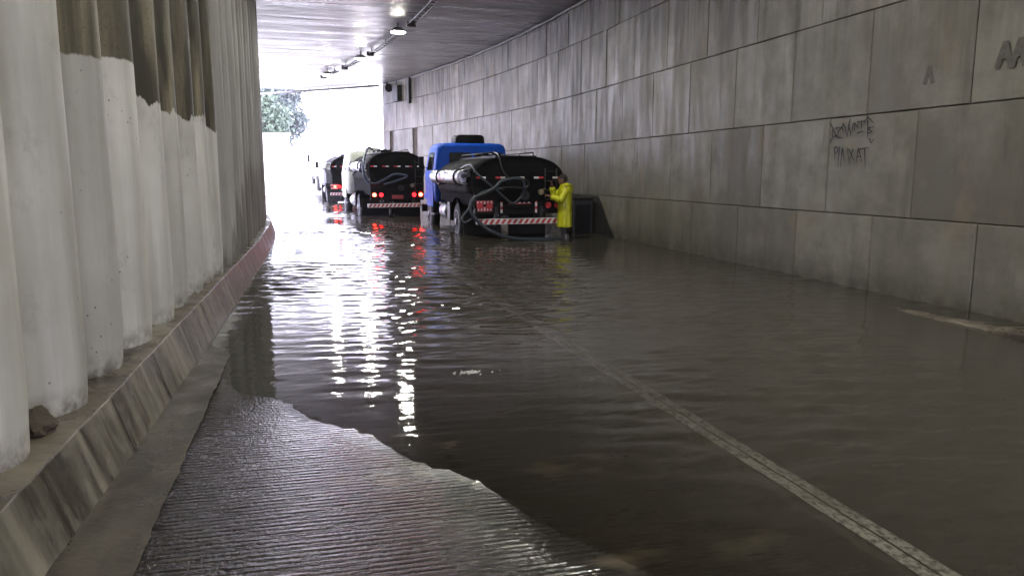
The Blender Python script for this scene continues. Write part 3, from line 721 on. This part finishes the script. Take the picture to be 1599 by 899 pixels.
    # valves under the cap
    v = MB(); v.cyl((.1, .12, 1.2), (.1, -.08, 1.2), .085, None, 18); v.cyl((.1, -.08, 1.2), (.1, -.1, 1.2), .105, None, 18); v.build('outlet_valve', 'dark_steel', r)
    v = MB(); v.cyl((.5, .12, 1.28), (.5, -.05, 1.28), .05, None, 14); v.cyl((.42, -.06, 1.3), (.60, -.06, 1.36), .016, None, 8); v.cyl((.5, -.02, 1.28), (.5, -.07, 1.28), .065, None, 14); v.build('valve_handle', 'brass', r)
    # tail lamps
    for sx in (-1, 1):
        for q in (0, 1):
            x = sx * (hw - .16 - q * .23); m = MB(); m.cyl((x, .09, .97), (x, .04, .97), .075, None, 18); hsg = m.build('tail_light', 'dark_steel' if lit else 'reflector_red', r)
            if lit:
                m = MB(); m.cyl((x, .038, .97), (x, .03, .97), .066, None, 18); m.build('lens', 'tail_glow' if q else 'tail_hot', hsg)
    # cab, built as a rounded shell with window openings framed on its back and sides
    cw = 1.1; y0, y1 = 4.62, 6.25; zb, zt = .9, 2.58
    def cabring(z, sx_, ya, yb, rad=.16, n=5):
        pts = []
        for cx, cyy, a0 in ((sx_ - rad, yb - rad, 0), (-sx_ + rad, yb - rad, pi / 2), (-sx_ + rad, ya + rad, pi), (sx_ - rad, ya + rad, 3 * pi / 2)):
            for i in range(n + 1):
                a = a0 + i * pi / 2 / n; pts.append((cx + rad * cos(a), cyy + rad * sin(a), z))
        return pts
    secs = [(zb, 1.06, y0, y1 + .1), (1.1, cw, y0, y1 + .15), (1.7, cw + .01, y0, y1 + .15), (1.8, cw, y0, y1 + .1), (2.3, 1.03, y0 + .02, y1 - .08), (2.42, 1.01, y0 + .03, y1 - .12), (2.50, .98, y0 + .06, y1 - .16), (2.56, .88, y0 + .16, y1 - .28), (zt, .6, y0 + .36, y1 - .5)]
    m = MB(); m.loft([cabring(*q) for q in secs], None, True, True); cab = m.build('cab', cab_mat, r)
    m = MB(); m.box(-.75, .75, y1 + .12, 7.25, .95, 1.62, bev=.14); m.build('bonnet', cab_mat, cab)
    for sx in (-1, 1):
        m = MB(); m.box(sx * .86 - .22, sx * .86 + .22, 5.45, 6.75, .92, 1.12, bev=.09); m.build('fender', cab_mat, cab)
        # door with its window
        d_ = MB(); d_.box(sx * 1.112 - .012, sx * 1.112 + .012, 4.95, 5.95, .75, 1.72, bev=.01); dr = d_.build('door', cab_mat, cab)
        m = MB(); a_ = 1.085; m.add([(sx * (a_ + .022), 4.98, 1.80), (sx * (a_ + .022), 5.92, 1.80), (sx * (a_ - .045), 5.84, 2.30), (sx * (a_ - .045), 5.02, 2.30)], [(0, 1, 2, 3)]); m.build('side_window', 'dark_glass', cab)
        m = MB(); m.box(sx * 1.135 - .012, sx * 1.135 + .012, 5.05, 5.2, 1.6, 1.63); m.build('door_handle', 'rim_steel', dr)
        m = MB(); m.tube([(sx * 1.08, 6.0, 1.85), (sx * 1.26, 6.05, 1.95), (sx * 1.26, 6.05, 2.2)], .012, None, 6); m.box(sx * 1.26 - .08, sx * 1.26 + .08, 6.02, 6.05, 1.85, 2.2, bev=.01); m.build('mirror', 'black_paint', cab)
        m = MB(); m.box(sx * .95 - .12, sx * .95 + .12, 5.0, 5.6, .5, .55); m.build('step', 'dark_steel', r)
    for (xa, xb) in ((-.68, -.06), (.06, .68)):
        m = MB(); zc0, zc1 = 2.0, 2.28
        pts = [Vector((x, y0 + .0 - .008 + (z - 1.8) * .04, z)) for x, z in ((xa, zc0), (xb, zc0), (xb, zc1), (xa, zc1))]
        m.add(pts, [(0, 1, 2, 3)]); wn = m.build('rear_window', 'dark_glass', cab)
        m = MB(); m.tube([p_ + Vector((0, -.004, 0)) for p_ in pts + [pts[0]]], .014, None, 6); m.build('window_seal', 'tyre_rubber', wn)
    m = MB(); m.tube([(x, y0 - .005 + .06, 2.44) for x in frange(-.86, .86, .1)], .014, None, 6); m.build('rain_gutter', cab_mat, cab)
    m = MB(); m.box(-1.05, 1.05, 7.25, 7.37, .5, .72, bev=.03); m.build('front_bumper', 'black_paint', r)
    if roof_unit == 'dark':
        m = MB(); m.loft([cabring(z, w__, 4.9, 5.6, .08) for z, w__ in ((2.56, .42), (2.62, .44), (2.76, .42), (2.81, .34))], None, True, True)
        bx = m.build('roof_unit', 'black_paint', cab)
    elif roof_unit == 'hatch':
        m = MB(); m.loft([cabring(z, w__, 4.95, 5.6, .06) for z, w__ in ((2.57, .38), (2.68, .28), (2.71, .24))], None, True, True); m.build('roof_hatch', cab_mat, cab)
    elif roof_unit == 'visor':
        m = MB(); m.box(-.62, .62, 5.7, 6.15, 2.8, 2.83, bev=.01); m.cyl((-.5, 5.9, 2.5), (-.5, 5.9, 2.8), .015, None, 6); m.cyl((.5, 5.9, 2.5), (.5, 5.9, 2.8), .015, None, 6); m.build('sun_visor', 'dark_steel', cab)
    return r
TG = 'tank trucks queued in the flooded underpass'
t1 = tank_truck(1.10, 'cab_blue', 'tank_silver', 1.50, False, 'dark')
t1.location = (4.72, 16.55, -.21); t1.rotation_euler = (0, 0, RAD(1.2))
tag(t1, 'nearest tank truck, with bright blue cab and red and white striped bumper', 'truck', TG)
t2 = tank_truck(.96, 'cab_cream', 'tank_silver', 1.82, True, 'hatch', False)
t2.location = (2.98, 25.7, -.2); t2.rotation_euler = (0, 0, RAD(4.5))
tag(t2, 'middle tank truck with pale cream cab, dark tank end and lit red tail lights', 'truck', TG)
t3 = tank_truck(.96, 'cab_white', 'tank_white', 1.86, True, 'visor', True)
t3.location = (2.12, 38.4, -.14); t3.rotation_euler = (RAD(.9), 0, RAD(3.0))
tag(t3, 'farthest tank truck, white cab and white side tube, in the daylight at the tunnel mouth', 'truck', TG)
# hoses
def hose(name, pts, r_, mat, label, group='suction hoses hung on the tank trucks'):
    m = MB(); m.tube(smooth_path(pts), r_, None, 10); return tag(m.build(name, mat), label, 'hose', group)
hose('hose', [(3.55,19.6,1.3),(3.55,18.2,1.52),(3.62,16.9,1.69),(3.69,16.42,1.48),(3.95,16.36,1.25),(4.27,16.36,.98),(4.5,16.35,.82),(4.72,16.4,.98)], .026, 'hose_grey', 'thin grey hose running diagonally down across the blue truck\'s black tank end')
hose('suction_hose', [(4.82,16.45,1.0),(4.71,16.38,1.36),(4.27,16.4,1.33),(4.08,16.35,1.18),(3.83,16.3,1.05),(3.57,16.25,.95),(3.48,16.2,.79),(3.48,16.15,.63),(3.67,16.1,.4),(3.89,16.0,.23),(4.23,16.0,.09),(4.65,16.0,.03),(5.08,16.0,.02),(5.4,16.02,.02),(5.62,16.1,-.02)], .042, 'hose_grey', 'thick grey hose looping from the blue truck to the water at the man\'s feet')
hose('hose', [(4.3,16.42,1.15),(4.06,16.36,1.15),(3.72,16.3,1.05),(3.53,16.3,.79),(3.41,16.3,.65),(3.31,16.3,.52),(3.34,16.25,.41),(3.46,16.2,.46),(3.56,16.22,.59),(3.6,16.3,.7)], .024, 'hose_grey', 'small hose coiled in a round loop below the left corner of the blue truck')
hose('hose', [(4.5,19.0,2.02),(4.45,18.2,1.97),(4.26,17.2,1.98),(4.21,16.52,1.9),(4.25,16.4,1.6),(4.4,16.38,1.41),(4.65,16.38,1.4),(4.86,16.38,1.31),(4.8,16.38,1.18),(4.34,16.38,1.18),(4.06,16.38,1.11)], .02, 'hose_black', 'thin dark hose hanging from the top of the blue truck\'s tank in a flat loop')
hose('hose', [(2.6,29.2,2.2),(2.2,27.6,2.42),(1.95,26.4,2.1),(1.82,25.7,1.7),(1.9,25.56,1.28),(2.17,25.5,1.15),(2.49,25.5,1.28),(2.86,25.5,1.46),(3.27,25.5,1.4),(2.9,25.52,1.24),(2.49,25.55,1.12)], .04, 'hose_blue', 'blue grey hose draped in a wave across the tank end of the cream cab truck')
hose('suction_hose', [(1.72,29.6,1.5),(1.72,28.2,1.62),(1.74,27.2,1.66),(1.78,26.2,1.6)], .06, 'hose_grey', 'pale thick hose along the left flank of the cream cab truck')
hose('suction_hose', [(3.52,20.6,1.22),(3.50,19.2,1.33),(3.52,17.6,1.42),(3.56,16.8,1.46)], .055, 'hose_black', 'dark thick hose strapped along the left flank of the blue truck\'s tank')

# ------------------------------------------------------------------ the man
def man():
    r = empty('person', (5.66, 16.12, -.22), RAD(-8))
    bmn = bmesh.new(); J = {}
    lay = bmn.verts.layers.skin.verify()
    def jv(n_, p_, rad, par=None, flat=1.):
        v = bmn.verts.new(p_); v[lay].radius = (rad, rad * flat); v[lay].use_root = n_ == 'pelvis'; J[n_] = v
        if par: bmn.edges.new((J[par], v))
    jv('pelvis', (0, 0, .93), .135); jv('spine', (0, 0, 1.12), .125, 'pelvis'); jv('chest', (-.01, 0, 1.30), .14, 'spine'); jv('neck', (-.02, 0, 1.44), .055, 'chest')
    jv('head0', (-.03, 0, 1.50), .058, 'neck')
    for sd, q in ((-1, 'n'), (1, 'f')):
        jv('hip' + q, (.0, sd * .095, .86), .085, 'pelvis'); jv('knee' + q, (-.01 + sd * .02, sd * .1, .48), .058, 'hip' + q); jv('ankle' + q, (.03 + sd * .02, sd * .105, .10), .042, 'knee' + q)
        jv('toe' + q, (-.13 + sd * .02, sd * .115, .045), .036, 'ankle' + q)
        jv('sh' + q, (0, sd * .17, 1.37), .062, 'chest')
    def arm(q, el, wr, pc, fdir):
        jv('el' + q, el, .042, 'sh' + q); jv('wr' + q, wr, .028, 'el' + q); jv('pm' + q, pc, .032, 'wr' + q, .7)
        pc = Vector(pc); wr = Vector(wr); f = Vector(fdir).normalized(); side = f.cross((pc - wr).normalized()); side = side.normalized() if side.length > .05 else Vector((0, 1, 0))
        fw = (pc - wr).normalized()
        for i, ln in enumerate((.062, .07, .066, .052)):
            b0 = pc + side * (i - 1.5) * .019 + fw * .03
            jv(f'f{q}{i}a', b0, .0092, 'pm' + q); jv(f'f{q}{i}b', b0 + fw * ln * .5 + f * .012, .0085, f'f{q}{i}a'); jv(f'f{q}{i}c', b0 + fw * ln * .7 + f * .042, .0075, f'f{q}{i}b')
        t0 = pc - side * .035 - fw * .01; jv(f't{q}a', t0, .011, 'pm' + q); jv(f't{q}b', t0 - side * .012 + fw * .03 + f * .02, .0095, f't{q}a')
    arm('n', (-.14, -.22, 1.12), (-.34, -.13, 1.20), (-.40, -.10, 1.22), (0, .3, -1))
    arm('f', (-.20, .2, 1.22), (-.27, .13, 1.40), (-.28, .10, 1.47), (-1, 0, 0))
    me_ = bpy.data.meshes.new('body_cage'); bmn.to_mesh(me_); bmn.free()
    tmp = bpy.data.objects.new('body_cage', me_); COL.objects.link(tmp)
    md = tmp.modifiers.new('skin', 'SKIN'); md.use_smooth_shade = True; sb = tmp.modifiers.new('sub', 'SUBSURF'); sb.levels = 2; sb.render_levels = 2
    dg = bpy.context.evaluated_depsgraph_get(); ev = tmp.evaluated_get(dg); bmesh_ = bpy.data.meshes.new_from_object(ev)
    m = MB(); m.add([v.co[:] for v in bmesh_.vertices], [tuple(p_.vertices) for p_ in bmesh_.polygons], 'skin', True)
    bpy.data.objects.remove(tmp)
    # head: skull, jaw, nose, brow, ears, facing -x, turned a little away from us
    H = Matrix.Translation((-.045, 0, 1.57)) @ Matrix.Rotation(RAD(-18), 4, 'Z') @ Matrix.Rotation(RAD(6), 4, 'Y')
    rings = []; 
    for i in range(1, 18):
        ph = pi * i / 18; z_ = -.118 * cos(ph); rr = sin(ph) ** .8; ring = []
        for j in range(24):
            a = 2 * pi * j / 24; x_ = .096 * rr * cos(a); y_ = .074 * rr * sin(a)
            jaw = max(0, -z_ / .118); y_ *= 1 - .25 * jaw; x_ -= .012 * jaw
            fr_ = max(0, -cos(a)) ** 12
            if -.03 < z_ < .02: x_ -= fr_ * .022 * (1 - abs(z_ + .005) / .03 if abs(z_ + .005) < .03 else 0) 
            if abs(z_ - .02) < .014: 
                e_ = max(0, -cos(a - .42)) ** 40 + max(0, -cos(a + .42)) ** 40; x_ += e_ * .008
            if abs(z_ + .055) < .012: x_ -= fr_ * .006
            ring.append(tuple(H @ Vector((x_, y_, z_))))
        rings.append(ring)
    m.loft(rings, 'skin', True, True)
    for sd in (-1, 1):
        m.loft([[tuple(H @ Vector((.012 + .018 * k * cos(a), sd * (.070 + .012 * q), .0 + .03 * k * sin(a)))) for a in [2 * pi * j / 10 for j in range(10)]] for k, q in ((.7, 0), (1, 1), (.8, 1.6))], 'skin', True, True)
        m.loft([[tuple(H @ Vector((-.088 - .004 * q, sd * .03 + .011 * k * cos(a), .02 + .006 * k * sin(a)))) for a in [2 * pi * j / 8 for j in range(8)]] for k, q in ((1, 0), (.6, 1))], 'hair_dark', True, True)
    body = m.build('body', None, r)
    # trousers and boots over the legs, raincoat
    m = MB(); hr = []
    for i in range(0, 12):
        ph = .08 + (pi * .56) * i / 11; z_ = .126 * cos(ph); rr = sin(ph) ** .85; ring = []
        for j in range(28):
            a = 2 * pi * j / 28; x_ = .104 * rr * cos(a) + .004; y_ = .082 * rr * sin(a)
            front = max(0, -cos(a)); drop = 0
            zz = z_ if z_ > .03 else (z_ if cos(a) > -.15 else .03 + (z_ - .03) * .12)
            zz += .004 * sin(a * 9 + i); ring.append(tuple(H @ Vector((x_, y_, zz + .004))))
        hr.append(ring)
    m.loft(hr, None, True, False); m.add([], []); m.build('hair', 'hair_dark', r)
    for sd, q in ((-1, 1), (1, -1)):
        ox = sd * .02
        m = MB(); m.tube(smooth_path([(.0, sd * .09, .9), (-.01 + ox, sd * .1, .5), (.02 + ox, sd * .104, .22)], 6), [.11, .105, .1, .095, .09, .085, .08, .078, .075, .072, .07, .068, .068], None, 16); m.build('trouser_leg', 'trousers_dark', r)
        m = MB(); m.tube([(.03 + ox, sd * .105, .34), (.03 + ox, sd * .105, .12)], [.074, .062], None, 16)
        m.loft([[(.03 + ox + dx + lx * cos(a), sd * .108 + .05 * wy * sin(a), z_) for a in [2 * pi * j / 18 for j in range(18)]] for dx, lx, wy, z_ in ((-.045, .145, 1., 0.), (-.045, .145, 1., .03), (-.04, .135, .95, .06), (-.01, .09, .95, .12), (0, .064, 1.1, .16))], None, True, True)
        m.build('boot', 'boot_grey', r)
    m = MB(); rings = []
    prof = [(.50, .165, .215), (.505, .172, .222), (.62, .166, .216), (.80, .158, .208), (.95, .150, .20), (1.08, .146, .195), (1.2, .15, .20), (1.32, .148, .212), (1.40, .125, .19), (1.445, .09, .12), (1.475, .075, .085)]
    for z_, a_, b_ in prof:
        ring = []
        for j in range(40):
            a = 2 * pi * j / 40; e = 1 / (abs(cos(a)) ** 2.4 + abs(sin(a)) ** 2.4) ** (1 / 2.4)
            amp = .013 * max(0, (1.3 - z_)); k = 1 + (amp * sin(a * 7 + z_ * 3) + amp * .6 * sin(a * 13 - z_ * 5)) / a_
            ring.append((a_ * e * cos(a) * k + .004 * sin(z_ * 31), b_ * e * sin(a) * k, z_ + (.006 * sin(a * 5) if z_ < .6 else 0)))
        rings.append(ring)
    m.loft(rings, None, True, False)
    def sleeve(sh, el, wr, r0, r1):
        pts = smooth_path([sh, ((Vector(sh) + Vector(el)) / 2), el, ((Vector(wr) + Vector(el)) / 2), wr], 5)
        rr = [(r0 + (r1 - r0) * i / (len(pts) - 1)) * (1 + .07 * sin(i * 1.9) + .04 * sin(i * 4.3)) for i in range(len(pts))]
        m.tube(pts, rr, None, 18)
    sleeve((.02, -.15, 1.36), (-.13, -.22, 1.13), (-.34, -.14, 1.20), .085, .072)
    sleeve((.02, .15, 1.36), (-.20, .2, 1.22), (-.275, .13, 1.40), .085, .07)
    coat = m.build('raincoat', 'raincoat_yellow', r)
    sf = coat.modifiers.new('fold', 'SUBSURF'); sf.levels = 1; sf.render_levels = 1
    m = MB(); m.tube(smooth_path([(-.085, -.06, 1.44), (-.03, -.11, 1.455), (.06, -.09, 1.45), (.115, 0, 1.43), (.06, .09, 1.45), (-.03, .11, 1.455), (-.085, .06, 1.44)], 5), [.02 + .032 * sin(pi * i / 30) for i in range(31)], None, 12)
    m.tube([(.09, 0, 1.45), (.14, 0, 1.40), (.155, 0, 1.33), (.15, 0, 1.29)], [.06, .062, .045, .015], None, 14); m.build('hood', 'raincoat_yellow', coat)
    m = MB()
    m.tube(smooth_path([(.04, -.222, .96), (0.0, -.226, .93), (-.04, -.222, .97)], 4), .009, None, 6); m.build('pocket_flap', 'raincoat_yellow', coat)
    m = MB(); m.tube([(.176, .03, z_) for z_ in frange(.52, 1.3, .1)], [.004 + .002 * (i % 2) for i in range(9)], None, 6); m.build('back_seam', 'raincoat_yellow', coat)
    return tag(r, 'man in long yellow raincoat with raised hands at the rear of the blue truck', 'person')
man()

# ------------------------------------------------------------------ outside: white lorry, wall, trees
r = empty('box_lorry', (1.95, 49.5, ground_z(2, 50) - .02), RAD(2))
m = MB(); rings = []
for y in (0, .05, 8.3, 8.35):
    k = .97 if y in (0, 8.35) else 1; rings.append([(1.3 * k * x, y, z) for x, z in ((-1, 1.0), (-1, 3.7), (-.93, 4.05), (-.78, 4.25), (-.5, 4.35), (.5, 4.35), (.78, 4.25), (.93, 4.05), (1, 3.7), (1, 1.0))])
m.loft(rings, None, False); body = m.build('cargo_body', 'lorry_white', r)
m = MB()
for x in (-1.22, 1.22): m.box(x - .03, x + .03, -.03, -.005, 1.1, 4.0)
m.box(-.02, .02, -.03, -.005, 1.1, 4.2); m.build('door_seam', 'pipe_grey', body)
m = MB(); m.box(-1.2, 1.2, .1, 10.6, .75, .98); m.build('chassis', 'dark_steel', r)
m = MB(); m.box(-1.2, 1.2, 8.7, 10.6, .98, 3.3, bev=.15); cb = m.build('cab', 'lorry_white', r)
m = MB(); m.box(-1.55, -1.35, 10.0, 10.1, 2.0, 2.6, bev=.02); m.build('mirror', 'black_paint', cb)
for x in (-1.15, 1.15):
    for y in (1.6, 2.7, 9.7): 
        m = MB(); m.cyl((x - .12, y, .5), (x + .12, y, .5), .5, None, 24); m.build('wheel', 'tyre_rubber', r)
m = MB(); m.box(-1.15, 1.15, -.05, 0, .55, .7); m.build('bumper', 'pipe_grey', r)
tag(r, 'tall white box lorry washed out by daylight ahead of the queue outside the tunnel', 'lorry')
m = MB(); m.box(-22, -1.2, 60, 60.5, .2, 4.35, bev=.03); m.box(-22.1, -1.1, 59.95, 60.55, 4.35, 4.5, bev=.02)
tag(m.build('parapet_wall', 'wall_white'), 'long plain white wall below the hazy trees outside the tunnel mouth', 'wall')
def tree(x, y, z, h, cw_, seed, mat, label, bare=False, n=2600):
    rr = random.Random(seed); r = empty('tree', (x, y, z))
    m = MB(); tips = []
    def limb(p, d, ln, rad, lv):
        pts = [p]; 
        for i in range(5):
            d = (d + Vector((rr.gauss(0, .12), rr.gauss(0, .12), rr.gauss(.03, .07)))).normalized(); pts.append(pts[-1] + d * ln / 5)
        m.tube(pts, [rad * (1 - .13 * i) for i in range(6)], None, 7 if lv == 0 else 5)
        if lv < 3:
            for i in range(4 if lv else 7):
                q = pts[rr.randint(2, 5)]; a = rr.uniform(0, 6.28); e = rr.uniform(.3, .9)
                limb(q, Vector((cos(a) * e, sin(a) * e, 1 - .35 * e)).normalized(), ln * rr.uniform(.4, .62), rad * .45, lv + 1)
        else: tips.append(pts[-1])
        if lv >= 2: tips.append(pts[3])
    limb(Vector((0, 0, -.3)), Vector((.05, 0, 1)), h * .55, h * .022, 0)
    m.build('trunk', 'bark', r); m = MB()
    for i in range(n):
        c_ = tips[rr.randrange(len(tips))]; cl = .34 * cw_
        p_ = c_ + Vector((rr.gauss(0, cl), rr.gauss(0, cl), rr.gauss(0, cl * .8)))
        u = Vector((rr.gauss(0, 1), rr.gauss(0, 1), rr.gauss(0, .6))).normalized(); v_ = u.orthogonal().normalized(); v_.rotate(Matrix.Rotation(rr.uniform(0, 6.28), 3, u)); q = u.cross(v_); sz = rr.uniform(.10, .22)
        m.add([p_ - v_ * sz, p_ + q * sz * .6, p_ + v_ * sz, p_ - q * sz * .6], [(0, 1, 2, 3)])
    m.build('crown', mat, r)
    return tag(r, label, 'tree', 'trees beyond the white wall outside the tunnel')
tree(-5.4, 65, 2.0, 8.5, 1.3, 4, 'leaf_dark', 'tall thin tree with bare leaning trunk, leftmost above the white wall', n=3000)
tree(-2.6, 63, 2.2, 5.2, 1.0, 9, 'leaf_green', 'light green leafy tree just above the white wall beside the white lorry', n=4200)
tree(-1.9, 69, 2.0, 7.2, 1.2, 15, 'leaf_dark', 'dark tree standing close behind the light green tree', n=5200)
tree(-4.6, 67, 1.6, 6.0, 1.4, 44, 'leaf_dark', 'low dark bushy tree between the thin leaning tree and the green one', n=6000)
tree(-8.0, 72, 2.4, 10, 1.6, 22, 'leaf_dark', 'large dark tree partly hidden by the end of the pile row', n=4500)
tree(-3.8, 76, 1.4, 9.5, 1.7, 31, 'leaf_dark', 'tallest dark tree, farthest back behind the others above the white wall', n=8000)
tree(-6.4, 74, 1.0, 7.5, 1.7, 52, 'leaf_dark', 'broad dark tree behind the thin leaning trunk', n=7000)

m = MB(); rf = random.Random(8)
for i in range(46):
    a = rf.uniform(0, 6.28); d_ = abs(rf.gauss(0, .05)); q = rf.uniform(.004, .012); cx, cyy = 1.13 + d_ * 1.8 * cos(a), 5.35 + d_ * sin(a)
    m.loft([[(cx + q * k * cos(u), cyy + q * k * sin(u), z_) for u in [2 * pi * j / 8 for j in range(8)]] for k, z_ in ((1, .0), (.95, q * .4), (.6, q * .8), (.15, q))], None, True, True)
simple('foam', (.6, .6, .58), .2, 0, .2, 20)
tag(m.build('foam', 'foam'), kind='stuff')

# ------------------------------------------------------------------ thin wet air in the underpass and outside
b = NT('wet_air'); pv_ = b.n('VolumePrincipled'); pv_.inputs['Density'].default_value = HAZE; pv_.inputs['Color'].default_value = (.93, .93, 1, 1); pv_.inputs['Anisotropy'].default_value = .35
b.l(pv_.outputs[0], b.out.inputs['Volume'])
tag(MB().box(-200, 200, -200, 200, -2, 22).build('haze', 'wet_air'), kind='stuff')
